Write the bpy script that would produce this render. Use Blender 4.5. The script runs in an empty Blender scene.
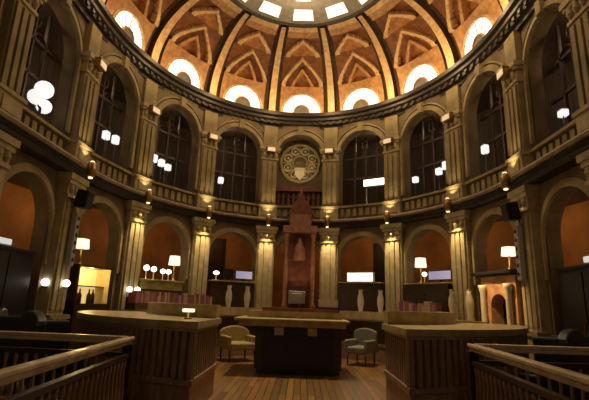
import bpy, math, random
from mathutils import Matrix, Vector
random.seed(7)
PI = math.pi
col = bpy.context.scene.collection
sc = bpy.context.scene
# ------------------------------------------------------------------ hall plan: an oval of fourteen bays
A, B, CY = 5.5735, 6.5218, 9.998
STEP = 2*PI/14
def E(j, s=1.0, off=0.0, z=0.0):
    if abs(j) > 3.5:                     # the two long sides run straight back to the entrance
        return Vector(((A*s+off)*(1 if j > 0 else -1), CY-2.75*(abs(j)-3.5), z))
    t = j*STEP
    return Vector(((A*s+off)*math.sin(t), CY+(B*s+off)*math.cos(t), z))
def oval(j, off, z):
    t = j*STEP
    return Vector(((A+off)*math.sin(t), CY+(B+off)*math.cos(t), z))
def bayM(k):
    p, q = E(k-.5), E(k+.5)
    tx = (q-p).normalized(); n = Vector((-tx.y, tx.x, 0)); o = (p+q)/2
    return Matrix(((tx.x, n.x, 0, o.x), (tx.y, n.y, 0, o.y), (0, 0, 1, 0), (0, 0, 0, 1))), (q-p).length
def pilM(j):
    t = max(-3.5, min(3.5, j))*STEP
    n = Vector((math.sin(t)/A, math.cos(t)/B, 0)).normalized(); tx = Vector((n.y, -n.x, 0)); o = E(j)
    return Matrix(((tx.x, n.x, 0, o.x), (tx.y, n.y, 0, o.y), (0, 0, 1, 0), (0, 0, 0, 1)))
# ------------------------------------------------------------------ materials
def mat(name, c, rough=.6, metal=0.0, scale=0, var=.25, bump=0.0, stretch=(1, 1, 1), c2=None):
    m = bpy.data.materials.new(name); m.use_nodes = True
    nt = m.node_tree; b = nt.nodes['Principled BSDF']
    b.inputs['Base Color'].default_value = (*c, 1); b.inputs['Roughness'].default_value = rough; b.inputs['Metallic'].default_value = metal
    if scale:
        tc = nt.nodes.new('ShaderNodeTexCoord'); mp = nt.nodes.new('ShaderNodeMapping'); mp.inputs['Scale'].default_value = stretch
        nz = nt.nodes.new('ShaderNodeTexNoise'); nz.inputs['Scale'].default_value = scale; nz.inputs['Detail'].default_value = 5
        rp = nt.nodes.new('ShaderNodeValToRGB'); rp.color_ramp.elements[0].position = .3; rp.color_ramp.elements[1].position = .7
        d = c2 or tuple(x*(1-var) for x in c); u = tuple(min(1, x*(1+var)) for x in c) if not c2 else c
        rp.color_ramp.elements[0].color = (*d, 1); rp.color_ramp.elements[1].color = (*u, 1)
        L = nt.links.new
        L(tc.outputs['Object'], mp.inputs['Vector']); L(mp.outputs[0], nz.inputs['Vector']); L(nz.outputs['Fac'], rp.inputs[0]); L(rp.outputs[0], b.inputs['Base Color'])
        if bump:
            bp = nt.nodes.new('ShaderNodeBump'); bp.inputs['Strength'].default_value = bump; bp.inputs['Distance'].default_value = .02
            L(nz.outputs['Fac'], bp.inputs['Height']); L(bp.outputs[0], b.inputs['Normal'])
    return m
def emit(name, c, s):
    m = bpy.data.materials.new(name); m.use_nodes = True
    b = m.node_tree.nodes['Principled BSDF']
    b.inputs['Base Color'].default_value = (*[x*.8 for x in c], 1)
    b.inputs['Emission Color'].default_value = (*c, 1); b.inputs['Emission Strength'].default_value = s
    return m
M = {}
M['stone'] = mat('stone', (.32, .25, .12), .75, 0, 2.2, .28, .3)
M['stone_light'] = mat('stone_light', (.45, .365, .2), .7, 0, 4, .2, .2)
M['wall_stone'] = mat('wall_stone', (.205, .15, .078), .8, 0, 1.6, .3, .35)
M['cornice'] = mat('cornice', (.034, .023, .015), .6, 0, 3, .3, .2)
M['ledge'] = mat('ledge', (.36, .29, .19), .6, 0, 3, .25, .1)
M['plaster'] = mat('plaster', (.36, .15, .035), .8, 0, 1.2, .3, .1)
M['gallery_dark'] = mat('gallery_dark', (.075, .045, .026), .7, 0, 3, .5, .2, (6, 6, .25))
M['screen_wood'] = mat('screen_wood', (.07, .045, .028), .5, 0, 6, .3)
M['vault'] = mat('vault', (.46, .195, .055), .55, 0, 5, .35, .3)
M['vault_tan'] = mat('vault_tan', (.5, .255, .09), .55, 0, 6, .3, .2)
M['vault_deep'] = mat('vault_deep', (.26, .095, .028), .6, 0, 5, .35, .3)
M['vault_gold'] = mat('vault_gold', (.66, .43, .2), .45, 0, 7, .25, .2)
M['vault_groove'] = mat('vault_groove', (.07, .032, .014), .8, 0, 4, .3)  # dark brown, with the shade of the grooves put into the colour
M['floor_edge'] = mat('floor_edge', (.06, .04, .022), .4, 0, 3, .3)
M['dark_wood'] = mat('dark_wood', (.05, .026, .014), .35, 0, 4, .4, .1, (1, 1, 6))
M['slat_wood'] = mat('slat_wood', (.26, .165, .095), .4, 0, 5, .35, .1, (4, 4, .6))
M['counter_top'] = mat('counter_top', (.42, .33, .16), .32, 0, 5, .25, .05)
M['desk_black'] = mat('desk_black', (.012, .012, .011), .4)
M['rail'] = mat('rail', (.62, .5, .33), .25, 0, 6, .2)
M['portal_red'] = mat('portal_red', (.17, .055, .03), .5, 0, 5, .4, .3)
M['portal_light'] = mat('portal_light', (.34, .16, .095), .5, 0, 6, .3)
M['brass'] = mat('brass', (.45, .3, .1), .35, 1.0)
M['black'] = mat('black', (.01, .01, .011), .45)
M['grey'] = mat('grey', (.42, .43, .43), .5)
M['beige'] = mat('beige', (.34, .26, .1), .8, 0, 20, .15)
M['grey_fabric'] = mat('grey_fabric', (.2, .19, .16), .8, 0, 20, .15)
M['green_leather'] = mat('green_leather', (.012, .022, .018), .4, 0, 6, .3)
M['cream'] = mat('cream', (.68, .6, .42), .4, 0, 6, .12)
M['lining'] = mat('lining', (.75, .56, .24), .6, 0, 6, .12)
M['mantel_stone'] = mat('mantel_stone', (.55, .31, .15), .55, 0, 6, .3)
M['white_pot'] = mat('white_pot', (.8, .76, .68), .35)
M['paper'] = mat('paper', (.8, .77, .68), .8)
M['olive'] = mat('olive', (.42, .36, .1), .5, 0, 6, .25)
M['door_red'] = mat('door_red', (.05, .012, .008), .5, 0, 4, .3)
M['door_black'] = mat('door_black', (.012, .009, .007), .5)
M['skylight_grey'] = mat('skylight_grey', (.28, .25, .19), .6, 0, 5, .2)
M['lit_white'] = emit('lit_white', (1, .93, .78), 3.0)
M['lit_lunette'] = emit('lit_lunette', (1, .95, .8), 1.5)
M['lit_sky'] = emit('lit_sky', (1, .95, .82), 1.1)
M['lit_cool'] = emit('lit_cool', (.72, .74, .72), .75)
M['lit_gallery'] = emit('lit_gallery', (.92, .9, .88), 1.0)
M['lit_capital'] = emit('lit_capital', (1, .8, .5), .5)
M['lit_violet'] = emit('lit_violet', (.42, .4, .62), .55)
M['lit_shade'] = emit('lit_shade', (1, .87, .64), 1.3)
M['lit_lens'] = emit('lit_lens', (1, .78, .42), 2.0)
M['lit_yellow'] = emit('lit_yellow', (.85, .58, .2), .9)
def parquet():
    m = bpy.data.materials.new('parquet'); m.use_nodes = True
    nt = m.node_tree; b = nt.nodes['Principled BSDF']; L = nt.links.new
    tc = nt.nodes.new('ShaderNodeTexCoord'); br = nt.nodes.new('ShaderNodeTexBrick')
    br.inputs['Scale'].default_value = 1.0; br.inputs['Brick Width'].default_value = 1.1; br.inputs['Row Height'].default_value = .12
    br.inputs['Mortar Size'].default_value = .008; br.inputs['Bias'].default_value = 0
    br.inputs['Color1'].default_value = (.36, .19, .055, 1); br.inputs['Color2'].default_value = (.17, .09, .026, 1); br.inputs['Mortar'].default_value = (.06, .03, .01, 1)
    nz = nt.nodes.new('ShaderNodeTexNoise'); nz.inputs['Scale'].default_value = 2.5; nz.inputs['Detail'].default_value = 4
    mx = nt.nodes.new('ShaderNodeMix'); mx.data_type = 'RGBA'; mx.blend_type = 'MULTIPLY'; mx.inputs[0].default_value = .6
    mp = nt.nodes.new('ShaderNodeMapping'); mp.inputs['Rotation'].default_value = (0, 0, PI/2); L(tc.outputs['Object'], mp.inputs['Vector']); L(mp.outputs[0], br.inputs['Vector']); L(tc.outputs['Object'], nz.inputs['Vector'])
    L(br.outputs['Color'], mx.inputs[6]); L(nz.outputs['Color'], mx.inputs[7]); L(mx.outputs[2], b.inputs['Base Color'])
    b.inputs['Roughness'].default_value = .38
    return m
M['parquet'] = parquet()
BOOKS = [mat('book_cover', c, .6) for c in ((.3, .1, .14), (.4, .17, .2), (.2, .08, .13), (.45, .32, .27), (.28, .13, .08), (.5, .35, .3))]
# ------------------------------------------------------------------ mesh builder
class MB:
    def __init__(s): s.v = []; s.f = []; s.m = []
    def add(s, vs, fs, mi=0, T=None):
        b = len(s.v)
        s.v += [tuple(T @ Vector(v)) if T else tuple(v) for v in vs]
        s.f += [tuple(b+i for i in f) for f in fs]; s.m += [mi]*len(fs)
    def hexa(s, p, mi=0, T=None):   # p: four bottom, four top, both counter-clockwise
        s.add(p, [(3, 2, 1, 0), (4, 5, 6, 7), (0, 1, 5, 4), (1, 2, 6, 5), (2, 3, 7, 6), (3, 0, 4, 7)], mi, T)
    def box(s, x0, x1, y0, y1, z0, z1, mi=0, T=None, taper=0.0):
        t = taper
        s.hexa([(x0, y0, z0), (x1, y0, z0), (x1, y1, z0), (x0, y1, z0), (x0+t, y0+t, z1), (x1-t, y0+t, z1), (x1-t, y1-t, z1), (x0+t, y1-t, z1)], mi, T)
    def lathe(s, prof, n=20, mi=0, T=None):
        vs = []; fs = []
        for r, z in prof:
            for i in range(n):
                a = 2*PI*i/n; vs.append((r*math.cos(a), r*math.sin(a), z))
        for k in range(len(prof)-1):
            for i in range(n):
                j = (i+1) % n; fs.append((k*n+i, k*n+j, (k+1)*n+j, (k+1)*n+i))
        fs.append(tuple(range(n-1, -1, -1))); fs.append(tuple(range((len(prof)-1)*n, len(prof)*n)))
        s.add(vs, fs, mi, T)
    def tube(s, pts, r, n=8, mi=0, T=None):
        pts = [Vector(p) for p in pts]; vs = []; fs = []
        for i, p in enumerate(pts):
            d = (pts[min(i+1, len(pts)-1)]-pts[max(i-1, 0)]).normalized()
            u = d.cross(Vector((0, 0, 1)) if abs(d.z) < .95 else Vector((0, 1, 0))).normalized(); w = d.cross(u)
            for k in range(n):
                a = 2*PI*k/n; vs.append(p+u*r*math.cos(a)+w*r*math.sin(a))
        for i in range(len(pts)-1):
            for k in range(n):
                q = (k+1) % n; fs.append((i*n+k, i*n+q, (i+1)*n+q, (i+1)*n+k))
        fs.append(tuple(range(n-1, -1, -1))); fs.append(tuple(range((len(pts)-1)*n, len(pts)*n)))
        s.add(vs, fs, mi, T)
    def prism(s, poly, y0, y1, mi=0, T=None):    # outline in x,z pushed along y
        n = len(poly)
        s.add([(x, y0, z) for x, z in poly]+[(x, y1, z) for x, z in poly],
              [tuple(range(n)), tuple(range(2*n-1, n-1, -1))]+[(i, n+i, n+(i+1) % n, (i+1) % n) for i in range(n)], mi, T)
    def sweep(s, prof, j0, j1, n, mi=0, closed=False):   # profile (off, z) carried round the oval
        m = len(prof); vs = []; fs = []
        for i in range(n+1):
            j = j0+(j1-j0)*i/n
            for o, z in prof: vs.append(E(j, 1, o, z))
        for i in range(n):
            for k in range(m):
                q = (k+1) % m
                fs.append((i*m+k, (i+1)*m+k, (i+1)*m+q, i*m+q))
        if not closed: fs += [tuple(range(m)), tuple(range((n+1)*m-1, n*m-1, -1))]
        s.add(vs, fs, mi)
    def arc(s, c, r0, r1, z0, z1, a0, a1, n, mi=0, xe=None):   # sector of a ring, angle 0 points at the entrance
        vs = []; fs = []
        for i in range(n+1):
            for r, z in ((r0, z0), (r1, z0), (r1, z1), (r0, z1)):
                b0, b1 = a0, a1
                if xe is not None:                      # the end facing the aisle is cut straight at x = xe
                    e = math.degrees(math.asin((xe-c[0])/r))
                    if a0 < 0: b1 = e
                    else: b0 = e
                a = math.radians(b0+(b1-b0)*i/n)
                vs.append((c[0]+r*math.sin(a), c[1]-r*math.cos(a), z))
        for i in range(n):
            for k in range(4):
                q = (k+1) % 4; fs.append((i*4+k, i*4+q, (i+1)*4+q, (i+1)*4+k))
        fs += [(3, 2, 1, 0), tuple(n*4+k for k in range(4))]
        s.add(vs, fs, mi)
    def build(s, name, mats, parent=None, smooth=False, bevel=0.0, loc=None):
        me = bpy.data.meshes.new(name); me.from_pydata(s.v, [], s.f)
        for m in (mats if isinstance(mats, (list, tuple)) else [mats]): me.materials.append(m)
        me.polygons.foreach_set('material_index', s.m)
        if smooth: me.polygons.foreach_set('use_smooth', [True]*len(s.f))
        me.update()
        o = bpy.data.objects.new(name, me); col.objects.link(o)
        if parent: o.parent = parent
        if loc: o.location = loc
        if bevel:
            md = o.modifiers.new('edge', 'BEVEL'); md.width = bevel; md.segments = 2; md.limit_method = 'ANGLE'
        return o
def tag(o, label, cat=None, group=None, kind=None):
    if label: o['label'] = label
    if cat: o['category'] = cat
    if group: o['group'] = group
    if kind: o['kind'] = kind
    return o
def thing(name, label, cat, loc=(0, 0, 0), rz=0, group=None, kind=None):
    o = bpy.data.objects.new(name, None); col.objects.link(o); o.empty_display_size = .1
    o.location = loc; o.rotation_euler = (0, 0, rz)
    return tag(o, label, cat, group, kind)
def kids(o): return [c for c in col.objects if c.parent == o]
def copy_tree(o, parent=None):
    c = o.copy(); col.objects.link(c)
    if parent: c.parent = parent
    for ch in kids(o): copy_tree(ch, c)
    return c
def again(o, loc, rz, label, group=None):
    c = copy_tree(o); c.location = loc; c.rotation_euler = (0, 0, rz); c['label'] = label
    if group: c['group'] = group
    return c
def light(kind, loc, power, color, radius=.05, aim=None, angle=60, blend=.6):
    l = bpy.data.lights.new('lamp_or_fill_light', kind); l.energy = power; l.color = color
    if kind != 'AREA': l.shadow_soft_size = radius
    else: l.size = radius
    if kind == 'SPOT': l.spot_size = math.radians(angle); l.spot_blend = blend
    o = bpy.data.objects.new('lamp_or_fill_light', l); col.objects.link(o); o.location = loc
    if aim: o.rotation_euler = (Vector(aim)-Vector(loc)).to_track_quat('-Z', 'Y').to_euler()
    return o
def rot(v): return math.atan2(v[1], v[0])
WARM = (1, .72, .38)
ORD = ['first', 'second', 'third', 'fourth', 'fifth', 'sixth', 'seventh', 'eighth', 'ninth', 'tenth']

# ------------------------------------------------------------------ floor
mb = MB(); mb.box(-9, 9, -4, 20, -.2, 0)
tag(mb.build('floor', M['parquet']), 'golden brown parquet floor running up the aisle', 'floor', kind='structure')

# ------------------------------------------------------------------ walls, bay by bay
R_AR = .92; Z_LO = 3.05; Z_SILL = 5.15; Z_UP = 7.2; TOP = 8.6
def bay_panel(T, W):
    mb = MB(); h = W/2; N = 20; y0, y1 = 0.0, .34
    mb.box(-h, -R_AR, y0, y1, 0, TOP, 0, T); mb.box(R_AR, h, y0, y1, 0, TOP, 0, T)
    for i in range(N):
        a, b = PI-PI*i/N, PI-PI*(i+1)/N
        xa, xb = R_AR*math.cos(a), R_AR*math.cos(b); za, zb = R_AR*math.sin(a), R_AR*math.sin(b)
        for zs, zt in ((Z_LO, Z_SILL), (Z_UP, TOP)):
            mb.hexa([(xa, y0, zs+za), (xb, y0, zs+zb), (xb, y1, zs+zb), (xa, y1, zs+za), (xa, y0, zt), (xb, y0, zt), (xb, y1, zt), (xa, y1, zt)], 0, T)
    return mb
def archivolt(mb, T, zs, r, w, d, mi=0, legs=0.0):
    N = 24; pts = []
    if legs: pts.append((PI, -legs))
    for i in range(N+1): pts.append((PI-PI*i/N, 0))
    if legs: pts.append((0, -legs))
    for i in range(len(pts)-1):
        (a, la), (b, lb) = pts[i], pts[i+1]
        q = lambda rr, an, l, y: (rr*math.cos(an), y, zs+rr*math.sin(an)+l)
        mb.hexa([q(r, a, la, -d), q(r, b, lb, -d), q(r, b, lb, .02), q(r, a, la, .02), q(r+w, a, la, -d*.6), q(r+w, b, lb, -d*.6), q(r+w, b, lb, .02), q(r+w, a, la, .02)], mi, T)
for wname, ks, lab in (('wall_left', range(-5, -1), 'left side of the oval hall wall with two tiers of arches'),
                       ('wall_back', range(-1, 2), 'far end of the oval hall wall with two tiers of arches'),
                       ('wall_right', range(2, 6), 'right side of the oval hall wall with two tiers of arches')):
    root = thing(wname, lab, 'wall', kind='structure')
    for k in ks:
        T, W = bayM(k)
        bay_panel(T, W).build('arcade_panel', M['wall_stone'], root)
        mb = MB(); archivolt(mb, T, Z_LO, R_AR, .17, .07, 0, .9); mb.build('lower_archivolt', M['stone'], root)
        mb = MB(); archivolt(mb, T, Z_UP, R_AR, .17, .09, 0, 1.9)
        archivolt(mb, T, Z_UP, R_AR+.22, .05, .06, 0)
        mb.box(-.1, .1, -.16, .02, Z_UP+R_AR-.05, Z_UP+R_AR+.3, 0, T); mb.build('upper_archivolt', M['stone'], root)
        mb = MB()                                             # moulded parapet below each gallery arch
        mb.box(-R_AR-.16, R_AR+.16, -.12, .4, Z_SILL-.07, Z_SILL, 0, T)
        for i in range(7): mb.box(-.84+i*.255, -.69+i*.255, -.06, .02, 4.74, 5.03, 0, T)
        mb.build('parapet', M['stone'], root)
        if k != 0:
            mb = MB()                                         # dark timber screen set back in the gallery arch
            for x in (-.46, 0, .46): mb.box(x-.03, x+.03, .5, .57, 4.6, 8.1, 0, T)
            for z in (6.35, 7.2): mb.box(-1.0, 1.0, .5, .57, z-.04, z+.04, 0, T)
            archivolt(mb, T @ Matrix.Translation((-.23, .55, 0)), 7.2, .2, .04, .05); archivolt(mb, T @ Matrix.Translation((.23, .55, 0)), 7.2, .2, .04, .05)
            ring = [(.2*math.cos(a*PI/8), .54, 7.72+.2*math.sin(a*PI/8)) for a in range(17)]
            mb.tube(ring, .03, 6, 0, T)
            mb.build('gallery_screen', M['screen_wood'], root)
    j0, j1 = ks[0]-.5, ks[-1]+.5; n = len(ks)*8
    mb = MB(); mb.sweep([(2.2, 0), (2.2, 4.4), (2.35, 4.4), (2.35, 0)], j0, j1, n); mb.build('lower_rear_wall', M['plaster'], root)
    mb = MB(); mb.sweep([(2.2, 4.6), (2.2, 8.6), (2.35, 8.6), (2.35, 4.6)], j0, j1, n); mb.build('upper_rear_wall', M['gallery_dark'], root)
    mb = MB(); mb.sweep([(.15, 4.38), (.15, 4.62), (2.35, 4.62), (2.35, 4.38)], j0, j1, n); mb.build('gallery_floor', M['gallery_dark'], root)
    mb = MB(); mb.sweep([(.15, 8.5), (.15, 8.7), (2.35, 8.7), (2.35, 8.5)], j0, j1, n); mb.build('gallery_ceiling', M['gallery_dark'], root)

# string course, gallery ledge and main cornice
mb = MB(); mb.sweep([(.1, 4.30), (-.30, 4.30), (-.33, 4.36), (-.33, 4.42), (-.40, 4.46), (-.40, 4.50), (.1, 4.50)], -5.5, 5.5, 132)
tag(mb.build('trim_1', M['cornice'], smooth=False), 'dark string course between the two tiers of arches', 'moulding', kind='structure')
mb = MB(); mb.sweep([(.1, 4.50), (-.46, 4.50), (-.49, 4.55), (-.46, 4.60), (.1, 4.63)], -5.5, 5.5, 132)
tag(mb.build('trim_2', M['ledge']), 'pale stone ledge along the foot of the gallery', 'moulding', kind='structure')
mb = MB(); mb.sweep([(.2, 8.40), (-.10, 8.40), (-.10, 8.52), (-.19, 8.55), (-.19, 8.66), (-.27, 8.72), (-.27, 8.82), (-.36, 8.87), (-.38, 8.98), (-.34, 9.03), (.2, 9.05)], -5.5, 5.5, 132)
for i in range(11*9):                                           # modillions under the cornice
    T = pilM(-5.5+(i+.5)/9); mb.box(-.06, .06, -.25, 0, 8.56, 8.66, 0, T)
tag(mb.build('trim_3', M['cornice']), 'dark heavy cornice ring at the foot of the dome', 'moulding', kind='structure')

# ------------------------------------------------------------------ pillars
def pillar(j, label):
    r = thing('pillar', label, 'pillar', E(j), rot(pilM(j).col[0]), 'pillars around the oval hall', 'structure')
    mb = MB(); mb.box(-.42, .42, -.36, .25, 0, .25); mb.box(-.37, .37, -.31, .25, .25, .95); mb.box(-.42, .42, -.36, .25, .95, 1.05); mb.build('pedestal', M['stone'], r)
    mb = MB(); mb.box(-.33, .33, -.22, .25, 1.05, 3.72)
    for x in (-.2, 0, .2): mb.box(x-.07, x+.07, -.27, -.2, 1.15, 3.66)
    mb.build('lower_shaft', M['stone_light'], r)
    mb = MB()
    for z0, z1, w in ((3.72, 3.8, .36), (3.8, 4.05, .33), (4.05, 4.16, .38), (4.16, 4.30, .42)): mb.box(-w, w, -w+.08, .25, z0, z1)
    for x in (-.22, 0, .22): mb.lathe([(.03, 3.83), (.075, 3.92), (.05, 4.03)], 10, 0, Matrix.Translation((x, -.27, 0)))
    mb.build('lower_capital', M['stone_light'], r)
    mb = MB(); mb.box(-.35, .35, -.3, .25, 4.6, 5.05); mb.box(-.39, .39, -.34, .25, 5.05, 5.13); mb.box(-.24, .24, -.33, -.29, 4.7, 4.98); mb.build('upper_pedestal', M['stone_light'], r)
    mb = MB(); mb.box(-.30, .30, -.2, .25, 5.13, 6.98)
    for x in (-.2, 0, .2): mb.box(x-.06, x+.06, -.25, -.18, 5.2, 6.9)
    mb.build('upper_shaft', M['stone'], r)
    mb = MB()
    for z0, z1, w in ((6.98, 7.05, .34), (7.05, 7.3, .31), (7.3, 7.38, .37), (7.38, 7.5, .41)): mb.box(-w, w, -w+.1, .25, z0, z1)
    for x in (-.2, 0, .2): mb.lathe([(.03, 7.07), (.075, 7.16), (.05, 7.28)], 10, 0, Matrix.Translation((x, -.24, 0)))
    mb.build('upper_capital', M['stone_light'], r)
    mb = MB(); mb.box(-.27, .27, -.16, .25, 7.5, 8.42); mb.build('frieze_block', M['stone'], r)
    return r
for i in range(10):
    pillar(-4.5+i, '%s stone pillar counted from the left end of the arcade' % ORD[i] if i != 0 and i != 9 else 'stone pillar at the %s end of the arcade, nearest the entrance' % ('left' if i == 0 else 'right'))

# ------------------------------------------------------------------ lights on the pillars
for i in range(1, 9):
    j = -4.5+i; T = pilM(j); rz = rot(T.col[0])
    w = T @ Vector((0, -.39, 7.34))
    if i == 1:
        cl = thing('capital_light', '', 'lamp', w, rz)
        mb = MB(); mb.box(-.17, .17, -.07, .1, -.1, .1); mb.box(-.19, .19, -.09, .1, .1, .13); mb.build('housing', M['brass'], cl)
        mb = MB(); mb.box(-.15, .15, -.09, -.065, -.08, .08); mb.build('lens', M['lit_capital'], cl, bevel=.01)
        c = cl
    else: c = again(cl, w, rz, '')
    tag(c, 'small square lit lamp high on the capital of the %s pillar' % ORD[i], 'lamp', 'lamps on the upper capitals')
    p = T @ Vector((0, -.56, 4.3))
    if i == 1:
        sc0 = thing('wall_light', '', 'lamp', p, rz)
        mb = MB(); mb.lathe([(.06, 0), (.1, .04), (.1, .34), (.06, .38)], 16); mb.build('body', M['brass'], sc0, True)
        mb = MB(); mb.box(-.03, .03, 0, .26, .17, .25); mb.build('bracket', M['brass'], sc0)
        mb = MB(); mb.lathe([(.05, .38), (.055, .395), (.04, .41)], 12); mb.build('upper_lens', M['lit_lens'], sc0)
        mb = MB(); mb.lathe([(.04, -.03), (.055, -.015), (.05, 0)], 12); mb.build('lower_lens', M['lit_lens'], sc0)
        c = sc0
    else: c = again(sc0, p, rz, '')
    tag(c, 'brass up-and-down light on the string course at the %s pillar' % ORD[i], 'lamp', 'up-and-down lights on the string course')
    g = 1.0 if 2 <= i <= 7 else .55
    light('SPOT', T @ Vector((0, -.56, 4.25)), 190*g, (1, .75, .38), .04, T @ Vector((0, -.24, 2.0)), 62, .8)
    light('SPOT', T @ Vector((0, -.56, 4.74)), 20, (1, .75, .4), .04, T @ Vector((0, -.22, 5.6)), 85, .8)

# ------------------------------------------------------------------ dome
ceil = thing('ceiling', 'orange and gold ribbed dome over the oval hall', 'dome', kind='structure')
def dome(j, ph, off=0.0):
    s = .55+.45*math.cos(ph); t = j*STEP
    n = Vector((math.sin(t)*math.cos(ph)/1.0, math.cos(t)*math.cos(ph), math.sin(ph)))
    return Vector((s*A*math.sin(t), CY+s*B*math.cos(t), 9.05+2.13*math.sin(ph)))+n*off
def wv(t, w, e=1.5): return w*(1-max(0, t)**e) if t <= 1 else -1
def region(u, f):
    """offset outwards and material of a point of one vault bay; u -1..1 across, f 0..90 degrees up"""
    a = abs(u)
    if a > .88: return -.12, 2
    if a > .74: return .1, 3
    if f < 31: return .0, 4
    w = wv((f-33)/26, .74)
    if f < 59:
        if a < w:
            if a > w-.15 or (f-33)/26 > .84: return -.1, 2
            w2 = wv((f-28)/20, .44)
            if f < 48 and a < w2:
                return (.02, 4) if a > w2-.13 else (.28, 0)
            return .16, 1
        return .1, 1                      # spandrels
    w = wv((f-61)/15, .70, 1.2)
    if f < 77:
        if a < w:
            if a > w-.2: return -.06, 2
            return .1, 0
        return .12, 1
    if f > 84: return -.06, 2
    return .0, 4
NU, NV = 90, 120
for k in range(-7, 7):
    mb = MB(); nu, nv = (NU, NV) if abs(k) <= 4 else (30, 40)
    vs = []; fs = []; ms = []
    for i in range(nv+1):
        for q in range(nu+1):
            u = -1+2*q/nu; f = 90*i/nv
            vs.append(dome(k+u/2, math.radians(f), region(u, f)[0]))
    for i in range(nv):
        for q in range(nu):
            fs.append((i*(nu+1)+q, (i+1)*(nu+1)+q, (i+1)*(nu+1)+q+1, i*(nu+1)+q+1)); ms.append(region(-1+2*(q+.5)/nu, 90*(i+.5)/nv)[1])
    mb.v = [tuple(v) for v in vs]; mb.f = fs; mb.m = ms
    mb.build('vault_bay', [M['vault'], M['vault_deep'], M['vault_gold'], M['vault_groove'], M['vault_tan']], ceil)
mb = MB(); n = 112                                              # shell behind the vault bays
vs = [dome(-7+14*i/n, math.radians(90*r/10), .5) for r in range(11) for i in range(n)]
fs = [(r*n+i, (r+1)*n+i, (r+1)*n+(i+1) % n, r*n+(i+1) % n) for r in range(10) for i in range(n)]
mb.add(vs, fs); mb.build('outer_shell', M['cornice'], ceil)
for s_ in (-1, 1):                                              # flat soffit where the straight sides leave the oval
    mb = MB(); n = 16; vs = []
    for i in range(n+1):
        j = s_*(3.45+2.05*i/n); a, b = oval(j, -.05, 9.05), E(j, 1, .3, 9.05); vs += [a, b, b+Vector((0, 0, .12)), a+Vector((0, 0, .12))]
    mb.add(vs, [(i*4+k, i*4+(k+1) % 4, i*4+4+(k+1) % 4, i*4+4+k) for i in range(n) for k in range(4)]); mb.build('side_soffit', M['cornice'], ceil)
# lunette windows at the foot of the dome
num = 0
for k in range(-4, 5):
    num += 1
    T, W = bayM(k)
    p = E(k, .972, 0, 9.1); T = T.copy(); T.translation = p
    T = T @ Matrix.Rotation(math.radians(7), 4, 'X')
    w = thing('window_%d' % num, 'half-round lit window at the foot of the dome, %s' % ('straight above the red portal' if k == 0 else '%s to the %s of the middle one' % (ORD[abs(k)-1], 'left' if k < 0 else 'right')), 'window', kind='structure')
    mb = MB(); N = 20; r0, r1 = .34, .76
    for i in range(N):
        a, b = PI*i/N, PI*(i+1)/N
        mb.hexa([(r*math.cos(t), y, r*math.sin(t)) for y in (0, .05) for r, t in ((r0, a), (r1, a), (r1, b), (r0, b))], 0, T)
    mb.build('glass', M['lit_lunette'], w)
    mb = MB(); archivolt(mb, T, 0, r1, .08, .08); archivolt(mb, T, 0, r0-.05, .05, .05); mb.box(-.84, .84, -.06, .1, -.1, 0, 0, T); mb.build('frame', M['vault_gold'], w)
    mb = MB(); mb.prism([(.3*math.cos(PI*i/12), .3*math.sin(PI*i/12)) for i in range(13)], -.01, .05, 0, T); mb.build('hub', M['skylight_grey'], w)
    mb = MB()
    for i in range(1, 6):
        a = PI*i/6; mb.tube([(r0*math.cos(a), -.01, r0*math.sin(a)), (r1*math.cos(a), -.01, r1*math.sin(a))], .012, 6, 0, T)
    mb.build('glazing_bars', M['skylight_grey'], w)
# skylight in the crown of the dome
def D(t, s, z): return Vector((s*A*math.sin(t*STEP), CY+s*B*math.cos(t*STEP), z))
win = thing('window_10', 'round skylight of white panes in the crown of the dome', 'window', kind='structure')
def oring(mb, prof, n=112):
    m = len(prof)
    vs = [D(14*i/n, s, z) for i in range(n) for s, z in prof]
    fs = [(i*m+q, ((i+1) % n)*m+q, ((i+1) % n)*m+(q+1) % m, i*m+(q+1) % m) for i in range(n) for q in range(m)]
    mb.add(vs, fs)
mb = MB(); oring(mb, [(.56, 11.36), (.56, 11.16), (.545, 11.12), (.535, 11.12), (.525, 11.2), (.525, 11.36)]); mb.build('curb', M['cornice'], win)
mb = MB(); oring(mb, [(.525, 11.22), (.525, 11.16), (.27, 11.42), (.27, 11.5)]); mb.build('frame', M['skylight_grey'], win)
mb = MB(); oring(mb, [(.30, 11.5), (.30, 11.36), (.26, 11.36), (.26, 11.6)]); mb.build('inner_ring', M['stone'], win)
for i in range(14):
    for (sa, sb, hw) in ((.50, .43, .29), (.37, .325, .27)):
        mb = MB(); za = 11.16+(.525-sa)/.255*.26-.012; zb = 11.16+(.525-sb)/.255*.26-.012
        pts = [D(i-hw, sa, za), D(i+hw, sa, za), D(i+hw, sb, zb), D(i-hw, sb, zb)]
        mb.hexa([p-Vector((0, 0, .02)) for p in pts]+pts)
        mb.build('pane', M['lit_sky'], win)
mb = MB(); oring(mb, [(.28, 11.6), (.28, 11.5), (.02, 11.75), (.02, 11.85)]); mb.build('crown_cap', M['skylight_grey'], win)

# dome lights: warm lamps on top of the cornice, a spot for the skylight, an added fill
for k in range(-5, 6):
    w = {-4: .5, -3: .7, -2: .85, -1: .8, 0: .95, 1: 1.35, 2: 1.3, 3: 1.1, 4: .8}.get(k, .5)
    light('POINT', oval(k+.5, -.75, 9.15), 36*w, (1, .68, .34), .1)
light('SPOT', (.2, 11.5, 11.0), 3200, (1, .74, .42), .6, (.2, 8.6, 0), 66, .9)
light('POINT', (0, 11.6, 11.1), 270, (1, .74, .44), .8)  # ambient fill added to lift the hall, no lamp of its own
for x in (-1.6, 1.6): light('POINT', (x, -1.5, 4.2), 52, (1, .74, .46), .25)   # unseen fill added behind the camera to brighten the counter fronts

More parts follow.
